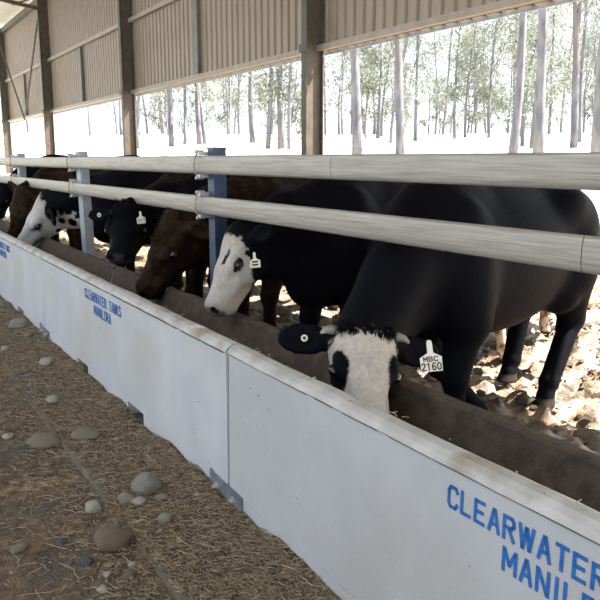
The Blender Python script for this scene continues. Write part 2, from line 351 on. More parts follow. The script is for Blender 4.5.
for xj, lb in ((-2.80, 'dark steel joining plate with two bolts at the foot of the near trough joint'), (-6.39, 'small steel joining plate at the foot of the far trough joint')):
    p = empty('joining_plate', (xj, YF, 0)); tag(p, lb, 'plate', 'trough joining plates')
    b = MB(); b.add([(-.155, -.011, -.03), (.16, -.011, -.03), (.16, -.011, .085), (-.125, -.011, .095), (-.155, -.011, .105), (-.155, -.002, -.03), (.16, -.002, -.03), (.16, -.002, .085), (-.125, -.002, .095), (-.155, -.002, .105)],
              [(0, 1, 2, 3, 4), (9, 8, 7, 6, 5), (0, 5, 6, 1), (1, 6, 7, 2), (2, 7, 8, 3), (3, 8, 9, 4), (4, 9, 5, 0)]); b.build('plate', 'plate_steel', p)
    for sx in (-.085, .085):
        b = MB(); b.tube([(sx, -.011, .045), (sx, -.014, .045)], .019, 12); b.tube([(sx, -.013, .045), (sx, -.024, .045)], .013, 6); b.tube([(sx, -.02, .045), (sx, -.032, .044)], .007, 8); b.build('bolt', 'bolt_steel', p)

# ------------------------------------------------------------------ fence rails and posts
YR = 2.0
def oval(h=.118, d=.046):
    pts = []
    for k in range(44):
        a = 2 * math.pi * k / 44; c, s = math.cos(a), math.sin(a)
        pts.append((YR + d / 2 * math.copysign(abs(c) ** .42, c), h / 2 * math.copysign(abs(s) ** .72, s)))
    return pts
def rail(zc, x0, x1, lb):
    b = MB(); b.extrude_x([(y, z + zc) for y, z in oval()], x0 + .002, x1 - .002)
    o = b.build('oval_rail', 'galv', smooth=False); tag(o, lb, 'rail', 'oval steel feed rails')
    return o
ZU, ZL = 1.462, 1.200
rail(ZU, -3.01, 1.2, 'top galvanised oval rail, near length at the upper right'); rail(ZU, -6.23, -3.01, 'top galvanised oval rail, middle length across the blue post'); rail(ZU, -16.0, -6.23, 'top galvanised oval rail, far length at the left')
rail(ZL, -1.55, 1.2, 'lower galvanised oval rail, short end at the right edge'); rail(ZL, -6.24, -1.55, 'lower galvanised oval rail, long length over the front cow'); rail(ZL, -16.0, -6.24, 'lower galvanised oval rail, far length above the white-faced cow')
for px_, lean, wd, m, lb in ((-11.05, 0, .15, 'galv_post', 'galvanised fence post near the left edge beside the brown face'), (-7.80, .07, .16, 'galv_post', 'leaning galvanised fence post between two cows at the left'), (-4.52, 0, .095, 'blue_post', 'dark blue fence post behind the rails above the white-faced cow')):
    p = empty('fence_post', (px_, 2.075, 0)); tag(p, lb, 'post', 'feed fence posts')
    b = MB(); hh = 1.575
    b.add([(-wd / 2, -.045, -.1), (wd / 2, -.045, -.1), (wd / 2, .045, -.1), (-wd / 2, .045, -.1), (-wd / 2, -.045, hh), (wd / 2, -.045, hh), (wd / 2, .045, hh), (-wd / 2, .045, hh)],
          [(3, 2, 1, 0), (4, 5, 6, 7), (0, 1, 5, 4), (1, 2, 6, 5), (2, 3, 7, 6), (3, 0, 4, 7)])
    me = b.mesh('post_shaft', m)
    for v in me.vertices: v.co.x += lean * (1 - v.co.z / .9) if v.co.z < .9 else lean * (1 - v.co.z / .9)
    link('post_shaft', me, p)
    for zc in (ZU, ZL):
        off = -wd / 2 - .03 + lean * (1 - zc / .9)
        b = MB(); b.tube([(off, -.055 - .075 + .026 + .026 * math.cos(a) - .0, zc + .066 * math.sin(a)) for a in np.linspace(math.pi / 2, 3 * math.pi / 2, 9)], .007, 6); b.build('strap', 'galv', p)
        for s in (-1, 1):
            b = MB(); b.box((off - .012, -.11, zc + s * .072 - .012), (off + .045, -.04, zc + s * .072 + .012)); b.tube([(off, -.12, zc + s * .085), (off, -.06, zc + s * .085)], .011, 6); b.build('clamp', 'bolt_steel', p)

# ------------------------------------------------------------------ signed distance modelling for the cattle
class SDF:
    def __init__(s, lo, hi, h):
        s.h = h; s.lo = np.array(lo, np.float32); n = np.ceil((np.array(hi) - lo) / h).astype(int) + 1
        s.n = n; s.d = np.full(n, 1.0, np.float32); s.ax = [(s.lo[k] + h * np.arange(n[k])).astype(np.float32) for k in range(3)]
    def _sl(s, lo, hi):
        sl = []
        for k in range(3):
            a = int(np.clip(math.floor((lo[k] - s.lo[k]) / s.h), 0, s.n[k] - 1)); c = int(np.clip(math.ceil((hi[k] - s.lo[k]) / s.h) + 1, 1, s.n[k])); sl.append(slice(a, max(c, a + 1)))
        return tuple(sl)
    def _pts(s, sl): return s.ax[0][sl[0]][:, None, None], s.ax[1][sl[1]][None, :, None], s.ax[2][sl[2]][None, None, :]
    def _mix(s, sl, e, k, sub=False):
        d = s.d[sl]
        if sub:
            e = -e; hh = np.clip(.5 - .5 * (d - e) / k, 0, 1); s.d[sl] = d * (1 - hh) + e * hh + k * hh * (1 - hh)
        else:
            hh = np.clip(.5 + .5 * (d - e) / k, 0, 1); s.d[sl] = d * (1 - hh) + e * hh - k * hh * (1 - hh)
    def cone(s, a, b, r1, r2, k=.03, sub=False, squash=None):
        a = np.array(a, float); b = np.array(b, float); m = max(r1, r2) * (1.0 if squash is None else max(1, squash[1])) + k + .03
        sl = s._sl(np.minimum(a, b) - m, np.maximum(a, b) + m); X, Y, Z = s._pts(sl); ab = b - a; L2 = ab @ ab + 1e-9
        px, py, pz = X - a[0], Y - a[1], Z - a[2]
        t = np.clip((px * ab[0] + py * ab[1] + pz * ab[2]) / L2, 0, 1)
        qx, qy, qz = px - t * ab[0], py - t * ab[1], pz - t * ab[2]
        d2 = qx * qx + qy * qy + qz * qz
        if squash is not None:      # axis, factor: widened along the axis
            ax, f = squash; ax = np.array(ax); w_ = qx * ax[0] + qy * ax[1] + qz * ax[2]; d2 = d2 - w_ * w_ * (1 - 1 / (f * f))
        s._mix(sl, np.sqrt(np.maximum(d2, 1e-12)) - (r1 + (r2 - r1) * t), k, sub)
    def ell(s, c, R, r, k=.03, sub=False):      # R rows = axes
        c = np.array(c, float); m = max(r) + k + .03; sl = s._sl(c - m, c + m); X, Y, Z = s._pts(sl); px, py, pz = X - c[0], Y - c[1], Z - c[2]
        k0 = 0; k1 = 0
        for ax, rr in zip(R, r):
            w_ = px * ax[0] + py * ax[1] + pz * ax[2]; k0 = k0 + (w_ / rr) ** 2; k1 = k1 + (w_ / (rr * rr)) ** 2
        k0 = np.sqrt(k0); k1 = np.sqrt(k1) + 1e-6
        s._mix(sl, k0 * (k0 - 1) / k1, k, sub)
    def mesh(s):
        d = s.d; n = s.n; ins = d < 0
        c = np.zeros(n - 1, np.int8)
        offs = [(i, j, k) for i in (0, 1) for j in (0, 1) for k in (0, 1)]
        for (i, j, k) in offs: c += ins[i:n[0] - 1 + i, j:n[1] - 1 + j, k:n[2] - 1 + k]
        act = (c > 0) & (c < 8); idx = -np.ones(n - 1, np.int64); I = np.argwhere(act); idx[act] = np.arange(len(I))
        acc = np.zeros((len(I), 3)); cnt = np.zeros(len(I))
        for a in offs:
            for ax in range(3):
                if a[ax]: continue
                bb = list(a); bb[ax] = 1
                da = d[I[:, 0] + a[0], I[:, 1] + a[1], I[:, 2] + a[2]]; db = d[I[:, 0] + bb[0], I[:, 1] + bb[1], I[:, 2] + bb[2]]
                cr = (da < 0) != (db < 0); t = np.where(cr, da / np.where(cr, da - db, 1), 0)
                p = np.tile(np.array(a, float), (len(I), 1)); p[:, ax] += t; acc += p * cr[:, None]; cnt += cr
        V = (I + acc / cnt[:, None]) * s.h + s.lo
        Q = []
        for ax in range(3):
            u, v = (ax + 1) % 3, (ax + 2) % 3
            sa = [slice(None)] * 3; sb = [slice(None)] * 3; sa[ax] = slice(0, n[ax] - 1); sb[ax] = slice(1, n[ax])
            A = ins[tuple(sa)]; B = ins[tuple(sb)]
            E_ = np.argwhere(A != B); E_ = E_[(E_[:, u] > 0) & (E_[:, v] > 0) & (E_[:, u] < n[u] - 1) & (E_[:, v] < n[v] - 1)]
            flip = ~A[E_[:, 0], E_[:, 1], E_[:, 2]]
            def at(du, dv):
                q = E_.copy(); q[:, u] -= du; q[:, v] -= dv; return idx[q[:, 0], q[:, 1], q[:, 2]]
            q = np.stack([at(1, 1), at(0, 1), at(0, 0), at(1, 0)], 1); q[flip] = q[flip][:, ::-1]; Q.append(q)
        return V, np.concatenate(Q)

BLACK = np.array((.0036, .0038, .0060)); WHITE = np.array((.43, .395, .365)); BROWN = np.array((.0125, .0072, .0046)); NOSE = np.array((.045, .04, .042))
def unit(v): v = np.array(v, float); return v / np.linalg.norm(v)

def cow(name_label, origin, heading, scale, poll, muz, side, pattern, h=.014, eyes=True, horns=False, grp='cattle feeding along the trough', legs=None, ears=(0, 0), belly=0.0, tail=True, hw=1.0, brisket=1.0, nk=1.0, lk=1.0):
    """origin: ground point between the front feet; heading: angle of the forward axis; poll / muzzle in world space; side: hint for the left side of the head"""
    o3 = np.array([origin[0], origin[1], 0.0]); ch, sh = math.cos(heading), math.sin(heading)
    W2L = np.array([[ch, sh, 0], [-sh, ch, 0], [0, 0, 1]])
    P = W2L @ (np.array(poll) - o3); M = W2L @ (np.array(muz) - o3); S = W2L @ np.array(side, float)
    s = scale; f = unit(M - P); Lh = np.linalg.norm(M - P); sd = unit(S - f * (S @ f)); up = np.cross(f, sd)
    Hm = np.stack([f, sd, up])                        # rows: forward, left, dorsal
    def H(a, b_, c): return P + Lh * (a * f + b_ * hw * sd + c * up)
    E3 = np.eye(3)
    lo = np.minimum(np.array([-1.72 * s, -.50 * s, -.03]), np.minimum(P, M) - .36); hi = np.maximum(np.array([.35 * s, .50 * s, 1.45 * s]), np.maximum(P, M) + .36)
    lo[2] = -.03
    G = SDF(lo, hi, h)
    def q(x, y, z): return np.array((x, y, z)) * s
    # trunk
    G.ell(q(-.60, 0, .84 - belly * .5), E3, (.80 * s, .315 * s, (.37 + belly * .5) * s), .06 * s)
    G.ell(q(-.12, 0, .83 + .08 * (1 - brisket)), E3, (.40 * s, .255 * s, (.37 - .08 * (1 - brisket)) * s), .08 * s)
    G.ell(q(-1.18, 0, .96), E3, (.38 * s, .27 * s, .28 * s), .08 * s)
    G.cone(q(-.02, 0, 1.12), q(-.20, 0, 1.13), .115 * s, .11 * s, .12 * s)
    G.cone(q(-.2, 0, 1.12), q(-1.20, 0, 1.14), .10 * s, .105 * s, .10 * s)
    for sg in (-1, 1):
        G.ell(q(-1.08, sg * .20, 1.10), E3, (.11 * s, .07 * s, .08 * s), .10 * s)          # hook bones
        G.ell(q(-.04, sg * .17, .86), E3, (.17 * s, .12 * s, .30 * s), .07 * s)            # shoulders
    G.ell(q(.12 * brisket, 0, .66 + .16 * (1 - brisket)), E3, (.20 * s * brisket, .14 * s * brisket, .19 * s * brisket), .08 * s)                        # brisket
    # neck
    nb = H(.10, 0, -.24)
    mid = (q(.0, 0, 1.02) + nb) / 2 + np.array([0, 0, .03 * s])
    ysq = ((0, 1, 0), .82)
    G.cone(q(-.05, 0, .98), mid, .24 * s, .175 * s * nk, .10 * s, squash=ysq); G.cone(mid, nb, .175 * s * nk, .24 * Lh, .06 * s, squash=None)
    th = H(.28, 0, -.40); G.cone(q(.04, 0, .80), th, .17 * s * nk, .16 * Lh, .08 * s, squash=ysq)
    G.cone(q(-.08, 0, 1.14), H(.0, 0, -.14), .09 * s, .13 * Lh, .08 * s)
    # legs
    LG = {'fl': (0, 0), 'fr': (0, 0), 'hl': (0, 0), 'hr': (0, 0)}
    if legs: LG.update(legs)
    for key, sg in (('fl', 1), ('fr', -1)):
        dx, dy = LG[key]; y = sg * .165
        G.cone(q(-.02, y, .84), q(-.09, y, .63), .14 * s, .115 * s, .05 * s); G.cone(q(-.09, y, .63), q(-.03 + dx * .5, y * .95 + dy * .5, .38), .10 * s, .062 * s, .04 * s)
        G.ell(q(-.025 + dx * .5, y * .95 + dy * .5, .37), E3, (.062 * s, .058 * s, .075 * s), .03 * s)
        G.cone(q(-.03 + dx * .5, y * .95 + dy * .5, .36), q(-.03 + dx, y * .95 + dy, .13), .050 * s, .043 * s, .02 * s); G.ell(q(-.03 + dx, y * .95 + dy, .125), E3, (.055 * s, .05 * s, .05 * s), .02 * s)
        G.cone(q(-.025 + dx, y * .95 + dy, .12), q(.015 + dx, y * .95 + dy, .06), .042 * s, .047 * s, .015 * s); G.cone(q(.0 + dx, y * .95 + dy, .07), q(.03 + dx, y * .95 + dy, -.01), .046 * s, .066 * s, .01 * s)
    for key, sg in (('hl', 1), ('hr', -1)):
        dx, dy = LG[key]; y = sg * .175
        G.ell(q(-1.24, sg * .16, .86), E3, (.22 * s, .135 * s, .29 * s), .06 * s); G.cone(q(-1.16, y, .80), q(-1.05, y * 1.05, .62), .17 * s, .11 * s, .06 * s)
        hx, hy = -1.40 + dx * .45, y + dy * .6
        G.cone(q(-1.18, y, .68), q(hx, hy, .46), .145 * s, .062 * s * lk, .05 * s); G.cone(q(-1.36, y * .95, .74), q(hx - .02, hy, .47), .09 * s, .045 * s * lk, .05 * s)
        G.ell(q(hx, hy, .44), E3, (.068 * s * lk, .05 * s * lk, .085 * s), .03 * s)
        G.cone(q(hx, hy, .43), q(-1.32 + dx, y + dy, .13), .052 * s * lk, .044 * s * lk, .02 * s); G.ell(q(-1.32 + dx, y + dy, .125), E3, (.058 * s, .052 * s, .05 * s), .02 * s)
        G.cone(q(-1.315 + dx, y + dy, .12), q(-1.28 + dx, y + dy, .06), .042 * s, .047 * s, .015 * s); G.cone(q(-1.295 + dx, y + dy, .07), q(-1.265 + dx, y + dy, -.01), .046 * s, .066 * s, .01 * s)
    if tail:
        G.cone(q(-1.50, 0, 1.10), q(-1.60, 0, .98), .05 * s, .034 * s, .03 * s); G.cone(q(-1.60, 0, .98), q(-1.61, 0, .55), .034 * s, .026 * s, .02 * s); G.cone(q(-1.61, 0, .55), q(-1.60, 0, .30), .034 * s, .05 * s, .03 * s)
    # head
    def he(a, b_, c, r, k=.03, sub=False): G.ell(H(a, b_, c), Hm, (Lh * r[0], Lh * r[1] * hw, Lh * r[2]), k, sub)
    def hc(a, b_, r1, r2, k=.03, sub=False, sq=None): G.cone(H(*a), H(*b_), Lh * r1, Lh * r2, k, sub, squash=(sd, (sq or 1.0) * hw))
    he(.17, 0, -.18, (.24, .225, .19), .03); hc((.06, 0, -.10), (.50, 0, -.105), .105, .10, .03, sq=1.75); hc((.45, 0, -.105), (.86, 0, -.125), .10, .085, .03, sq=1.25)
    hc((.30, 0, -.26), (.86, 0, -.20), .20, .125, .04, sq=.92)
    he(0.01, 0, -.09, (.12, .15, .10), .03)
    for sg in (-1, 1):
        he(.37, sg * .185, -.115, (.13, .05, .075), .025); he(.34, sg * .115, -.32, (.21, .085, .19), .04)
        hc((.58, sg * .10, -.25), (.84, sg * .08, -.22), .07, .075, .03)
    he(.885, 0, -.165, (.13, .165, .135), .03); he(.85, 0, -.29, (.125, .125, .09), .02)
    hc((.42, 0, -.42), (.84, 0, -.325), .09, .075, .03)
    for sg in (-1, 1):
        he(.975, sg * .085, -.125, (.045, .032, .042), .012, True); he(.41, sg * .235, -.165, (.05, .035, .045), .015, True)
        hc((.985, sg * .02, -.245), (.74, sg * .16, -.275), .010, .008, .01, True)
    ears_c = []
    for sg, tw in ((1, ears[0]), (-1, ears[1])):
        e_dir = unit(sd * sg * 1.0 - f * (.10 - tw) - up * .16); e_n = unit(f * .55 + up * .8 - e_dir * ((f * .55 + up * .8) @ e_dir)); e_w = np.cross(e_dir, e_n)
        base = H(.07, sg * .17, -.19); ctr = base + e_dir * Lh * .25; R = np.stack([e_dir, e_w, e_n])
        G.cone(base, base + e_dir * Lh * .14, .075 * Lh, .06 * Lh, .02); G.ell(ctr, R, (.205 * Lh, .12 * Lh, .042 * Lh), .02); G.ell(ctr + e_n * .035 * Lh + e_dir * .03 * Lh, R, (.135 * Lh, .072 * Lh, .03 * Lh), .012, True)
        ears_c.append((ctr, R))
    G.d = np.maximum(G.d, -G.ax[2][None, None, :] + .001)
    V, Q = G.mesh()
    me = bpy.data.meshes.new('body'); me.from_pydata(V.tolist(), [], Q.tolist()); me.materials.append(MATS['coat'])
    me.polygons.foreach_set('use_smooth', np.ones(len(me.polygons), bool)); me.update()
    # coat colours
    hd = (V - P) @ Hm.T / Lh / np.array((1, hw, 1)); vb = V / s
    jit = np.array([mnoise.fractal(Vector(v * 14), 1.0, 2.0, 3) for v in V]); jit2 = np.array([mnoise.fractal(Vector(v * 60), 1.0, 2.0, 2) for v in V])
    eard = np.min([np.linalg.norm(((V - c) @ R.T) / (Lh * np.array((.22, .145, .075))), axis=1) for c, R in ears_c], axis=0)
    col = pattern(hd, vb, jit, jit2, eard, V)
    # muzzle pad, nostrils and hooves
    pad = (hd[:, 0] > .955) & (np.abs(hd[:, 1]) < .16) & (hd[:, 2] > -.26) & (hd[:, 2] < 0)
    col[pad] = col[pad] * .35 + NOSE * .65
    ns_ = (np.linalg.norm((hd - np.array((.975, .085, -.125))) / np.array((.05, .04, .05)), axis=1) < 1) | (np.linalg.norm((hd - np.array((.975, -.085, -.125))) / np.array((.05, .04, .05)), axis=1) < 1)
    col[ns_] = (.01, .008, .008)
    col[vb[:, 2] < .055] = (.03, .025, .02)
    c4 = np.ones((len(V), 4), np.float32); c4[:, :3] = np.clip(col, 0, 1)
    at = me.color_attributes.new('coat', 'FLOAT_COLOR', 'POINT'); at.data.foreach_set('color', c4.ravel())
    root = empty('cow', (origin[0], origin[1], 0), heading); tag(root, name_label, 'cow', grp)
    link('body', me, root)
    if eyes:
        for sg in (-1, 1):
            c = H(.41, sg * .205, -.158); r = .052 * Lh
            bm = bmesh.new(); bmesh.ops.create_uvsphere(bm, u_segments=16, v_segments=10, radius=1)
            T = Matrix([list(f * r * 1.15), list(up * r * .85), list(sd * r)]).transposed().to_4x4(); bmesh.ops.transform(bm, matrix=T, verts=bm.verts)
            m2 = bpy.data.meshes.new('eye'); bm.to_mesh(m2); bm.free(); m2.materials.append(MATS['eye']); m2.polygons.foreach_set('use_smooth', [True] * len(m2.polygons))
            link('eye', m2, root, c)
    if horns:
        for sg in (-1, 1):
            b = MB(); p0 = H(.07, sg * .20, -.10)
            pts = [p0, p0 + Lh * (sd * sg * .05 + f * .008 + up * .02), p0 + Lh * (sd * sg * .09 + f * .03 + up * .03), p0 + Lh * (sd * sg * .12 + f * .07 + up * .03)]
            b.tube(pts, [.022, .021, .016, .005], 10); b.build('horn', 'horn', root, smooth=True)
    return dict(root=root, H=H, f=f, sd=sd, up=up, Lh=Lh, ears=ears_c, W2L=W2L, o3=o3, V=V, me=me, hd=hd)

def ear_tag(c, which, txt, at_w, size=.075, marks=False, ink='tag_ink'):
    """a flag tag facing the lane, hung at a world point"""
    root = c['root']; W = c['W2L']; p = W @ (np.array(at_w) - c['o3'])
    tocam = W @ unit(CAM - np.array(at_w)); rt = W @ RT; rt = unit(rt - tocam * (rt @ tocam) + np.array([0, 0, .10])); rt = unit(rt - tocam * (rt @ tocam)); u = np.cross(tocam, rt)
    def to3(a, b_, h): return p + rt * a * size + u * b_ * size + tocam * (h + .0015)
    b = MB(); out = [(-.5, -.55), (.5, -.55), (.52, .12), (.3, .25), (.14, .34), (.13, .85), (.07, .95), (-.07, .95), (-.13, .85), (-.14, .34), (-.3, .25), (-.52, .12)]
    n = len(out); b.add([to3(x, y, 0) for x, y in out] + [to3(x, y, -.003) for x, y in out], [tuple(range(n)), tuple(range(2 * n - 1, n - 1, -1))] + [(i, (i + 1) % n, n + (i + 1) % n, n + i) for i in range(n)])
    t = b.build('ear_tag', 'tag_white', root); t['label'] = 'off-white plastic ear tag'
    b = MB(); bb = lambda x, y, h: to3(x, y, h + .0006)
    if txt == 'MBC2160':
        letters('MBC', -.34, -.06, .25, .17, .22, .05, b, bb, .0008); letters('2160', -.46, -.48, .245, .17, .34, .06, b, bb, .0008)
    elif txt: letters(txt, -.38, -.42, .30, .2, .45, .07, b, bb, .0008)
    else:
        for yy in (-.35, -.05): b.add([bb(x, y, .0008) for x, y in ((-.3, yy), (.3, yy), (.3, yy + .16), (-.3, yy + .16))], [(0, 1, 2, 3)])
    b.build('tag_number', ink, t)
def button_tag(c, which, r=.016):
    root = c['root']; ctr, Rm = c['ears'][which]; n = Rm[2]; p = ctr + n * .022 * c['Lh']
    b = MB(); b.tube([p - n * .004, p + n * .004], r, 14); t = b.build('button_tag', 'tag_white', root); t['label'] = 'small round white ear button'
    b = MB(); b.tube([p + n * .004, p + n * .006], r * .5, 10); b.build('button_stud', 'tag_ink', t)
def tuft(c, pts_fn, n, ln, m, name, seed=1, wd=.004):
    """hair locks growing on the head, in head units"""
    r = random.Random(seed); b = MB()
    for i in range(n):
        (a, s_, u_), d = pts_fn(r); p = c['H'](a, s_, u_); dv = unit(d[0] * c['f'] + d[1] * c['sd'] + d[2] * c['up']); side = unit(np.cross(dv, c['up'] + .01)); l = ln * r.uniform(.6, 1.2); drop = -c['up'] * l * .3
        w_ = wd * r.uniform(.6, 1.3)
        b.add([p - side * w_, p + side * w_, p + dv * l * .55 + side * w_ * .7 + c['up'] * .006, p + dv * l * .55 - side * w_ * .7 + c['up'] * .008, p + dv * l + drop], [(0, 1, 2, 3), (3, 2, 4)])
    o = b.build(name, m, c['root']); o['kind'] = 'stuff'; return o

def smooth01(x, a, b_): t = np.clip((x - a) / (b_ - a), 0, 1); return t * t * (3 - 2 * t)
def blend(base, over, m): return base * (1 - m[:, None]) + over * m[:, None]
def eye_ring(hd, r=.075): return np.minimum(np.linalg.norm((hd - np.array((.41, .20, -.155))) / np.array((1.2, 1, .85)), axis=1), np.linalg.norm((hd - np.array((.41, -.20, -.155))) / np.array((1.2, 1, .85)), axis=1)) < r
def near_head(hd): return (hd[:, 0] > -.1) & (hd[:, 0] < 1.2) & (np.abs(hd[:, 1]) < .5) & (hd[:, 2] > -.62) & (hd[:, 2] < .2)

def pat_front(hd, vb, j, j2, ear, V):
    c = np.tile(BLACK, (len(V), 1)); f, s_, u = hd.T
    m = smooth01(f + .05 * j2 + .03 * j, .13, .155) * near_head(hd) * (ear > 1.05) * (u > -.34 + .05 * j) * smooth01(.27 - np.abs(s_) + .0 * j, 0, .03)
    for sg in (1, -1):
        e = np.sqrt(((f - .49) / .19) ** 2 + ((s_ - sg * .23) / .095) ** 2) + .10 * j2
        m = m * smooth01(e, .95, 1.08)
    c = blend(c, WHITE * (1 + .10 * j)[:, None], m)
    dirty = smooth01(j + .1 * j2, .1, .5) * m * .25
    return blend(c, np.array((.42, .33, .25)), dirty)
def pat_profile(hd, vb, j, j2, ear, V):
    c = np.tile(BLACK, (len(V), 1)); f, s_, u = hd.T
    m = smooth01(f - (.06 + 1.15 * np.maximum(-u - .05, 0)) + .04 * j + .05 * j2, 0, .035) * near_head(hd) * (ear > 1.05)
    m = m * smooth01(np.sqrt(((f - .36) / .095) ** 2 + ((s_ - .125 + (f - .36) * .15) / .026) ** 2 + (np.maximum(-u - .09, 0) / .1) ** 2) + .1 * j2, .9, 1.15)
    m[eye_ring(hd, .072)] = 0
    W = WHITE * (1 + .10 * j)[:, None]
    W = blend(W, np.array((.40, .31, .22)), .6 * smooth01(.30 - f + .1 * j, 0, .25))
    return blend(c, W, m)
def pat_spotted(hd, vb, j, j2, ear, V):
    c = np.tile(BLACK, (len(V), 1)); f, s_, u = hd.T
    head = smooth01(f + .05 * j2 + .03 * j, -.02, .03) * near_head(hd) * (u > -.5)
    nk = (f > -.14 + .10 * j) & (u < -.36 + .1 * j) & (u > -.85) & (f < .32) & (np.abs(s_) < .5)
    m = np.maximum(head, nk.astype(float)) * (ear > 1.45)
    for (a, u0, r) in ((.12, -.42, .06), (.02, -.55, .075), (-.12, -.40, .07), (.34, -.46, .04)):
        m = m * smooth01(np.sqrt((f - a) ** 2 + (u - u0) ** 2) / r + .15 * j2, .85, 1.1)
    m[eye_ring(hd, .06)] = 0
    W = WHITE * np.array((1.08, 1.12, 1.18)) * (1 + .1 * j)[:, None]
    W = blend(W, np.array((.36, .29, .22)), .55 * smooth01(.28 - f + .15 * j, 0, .3) * (f > 0))
    c = blend(c, W, m)
    return c
    crest = (np.abs(vb[:, 1]) < .08) & (vb[:, 2] > 1.05) & (vb[:, 0] > .05) & (vb[:, 0] < .35) & (f < 0)
    c[crest] = c[crest] * .5 + np.array((.45, .38, .30)) * .5
    lowtan = (vb[:, 2] < .62 + .1 * j) & (vb[:, 2] > .1) & (vb[:, 0] > -.35) & (vb[:, 0] < .12)
    c[lowtan] = (.36, .28, .20)
    return c
def pat_plain(base, tip=None, amt=.25):
    def fn(hd, vb, j, j2, ear, V):
        c = np.tile(np.array(base), (len(V), 1)) * (1 + amt * j + .2 * j2)[:, None]
        if tip is not None: c = blend(c, np.array(tip), .75 * smooth01(j + .4 * j2 + .35 * (vb[:, 2] > 1.0) + .5 * near_head(hd) * (hd[:, 2] > -.2), .25, .9))
        return c
    return fn
def pat_patchy(hd, vb, j, j2, ear, V):
    c = np.tile(np.array((.16, .085, .045)), (len(V), 1)) * (1 + .3 * j)[:, None]
    m = smooth01(j + .4 * (vb[:, 2] < .5), .22, .34); return blend(c, np.array((.55, .46, .38)), m)

HD = -math.pi / 2
RTw = RT
def mixs(pt, a, b_, c=0):        # head side hint: a toward the lane viewer, b to the right
    t = unit(CAM - np.array(pt)); return a * t + b_ * RT + c * np.array([0, 0, 1.0])

# the front cow
P1 = aty(366, 318, 1.82); M1 = aty(375, 424, 1.55)
c1 = cow('black cow with white face and two dark eye patches, nose in nearest trough', (-2.84, 2.44), math.atan2(-.95, .29), 1.12, P1, M1, RT + np.array([0, 0, -.16]), pat_front, h=.0125, horns=True, ears=(.02, .0), legs={'hr': (.0, -.02), 'hl': (.30, .0), 'fr': (-.32, .26)}, brisket=.5, nk=.84, lk=1.2)
ear_tag(c1, 0, 'MBC2160', aty(431, 360, 1.78), .078)
button_tag(c1, 1, .015)
def fr(r):
    s_ = r.uniform(-.19, .19); return (r.uniform(.04, .15), s_, .022 - abs(s_) * .16), (1, s_ * 1.2 + r.uniform(-.3, .3), .10)
tuft(c1, fr, 260, .05, 'hair_black', 'forelock', 3, .0030)
# the profile cow
P2 = aty(231, 229, 1.95); M2 = aty(201, 309, 1.70)
c2 = cow('black cow with white face in profile, small dark stripe above its eye', (-4.12, 2.68), math.atan2(-1, .30), 1.12, P2, M2, mixs(P2, .92, .36, .05), pat_profile, h=.0135, ears=(-.15, .1))
ear_tag(c2, 0, '', aty(255, 262, 1.80), .055)
# curly brown cow
P3 = aty(170, 212, 1.98); M3 = aty(131, 292, 1.68)
c3 = cow('curly dark brown cow reaching down into the middle trough', (-5.28, 2.72), math.atan2(-1, .18), 1.14, P3, M3, mixs(P3, .84, .50, .0), pat_plain(BROWN, (.036, .020, .0115)), h=.015, ears=(-.05, .1))
def fr3(r):
    a = r.uniform(-.05, .40); s_ = r.uniform(-.2, .2); return (a, s_, .01 - abs(s_) * .25), (r.uniform(-.4, 1), r.uniform(-1, 1), .7)
tuft(c3, fr3, 420, .035, 'hair_brown', 'curls', 5, .004)
# black face beside the leaning post
P4 = aty(127, 203, 1.92); M4 = aty(117, 255, 1.72)
c4 = cow('all black cow facing the lane beside the leaning fence post', (-6.28, 2.72), math.atan2(-1, .08), 1.10, P4, M4, RT + np.array([0, 0, .03]), pat_plain(BLACK, None, .1), h=.016, hw=1.3)
tuft(c4, lambda r: ((r.uniform(-.08, .3), (q_ := r.uniform(-.24, .24)), .01 - abs(q_) * .25), (r.uniform(-.6, 1), r.uniform(-1, 1), .9)), 400, .035, 'hair_black', 'curls', 8, .004)
ear_tag(c4, 0, '317', aty(141, 219, 1.80), .06)
button_tag(c4, 1, .017)
# spotted white head
P5 = aty(41, 195, 1.90); M5 = aty(13, 242, 1.62)
c5 = cow('black cow with white face and white neck with black spots', (-8.5, 2.66), HD, 1.14, P5, M5, mixs(P5, .95, .22, .05), pat_spotted, h=.016, ears=(-.1, .1), hw=1.15)
P6 = aty(20, 190, 1.86); M6 = aty(6, 242, 1.66)
c6 = cow('brown cow partly hidden behind the white spotted head at left', (-10.9, 2.70), HD, 1.22, P6, M6, mixs(P6, .5, .8, .0), pat_plain(BROWN * 1.1, (.036, .021, .013)), h=.02)
P7 = aty(0, 186, 2.0); M7 = aty(-7, 218, 1.86)
c7 = cow('black cow at the far left edge of the row', (-12.6, 2.75), HD, 1.24, P7, M7, mixs(P7, .5, .8, .0), pat_plain(BLACK, None, .1), h=.022)
# second row, standing in the sun
o8 = (-4.16, 5.08)
c8 = cow('young brown and white cow in the sun, legs seen under the front cow', o8, math.radians(101), .82, (o8[0] - .12, o8[1] + .52, .92), (o8[0] - .20, o8[1] + .80, .66), (-1, 0, 0), pat_patchy, h=.022, grp='cattle standing in the pen behind')
P9 = aty(203, 167, 5.6); o9 = (P9[0] - .55, P9[1] + .15)
c9 = cow('reddish brown cow standing sunlit behind the row at left', o9, math.radians(-15), 1.06, P9, P9 + np.array((.40, -.12, -.22)), (.2, .9, 0), pat_patchy, h=.024, grp='cattle standing in the pen behind')

P10 = (-7.30, 2.38, .95); M10 = (-7.18, 2.16, .52)
c10 = cow('dark brown cow standing back between the black face and the leaning post', (-7.4, 2.95), HD, 1.14, P10, M10, (1, .2, 0), pat_plain(BROWN * .9, (.030, .019, .012)), h=.02, grp='cattle standing in the pen behind')

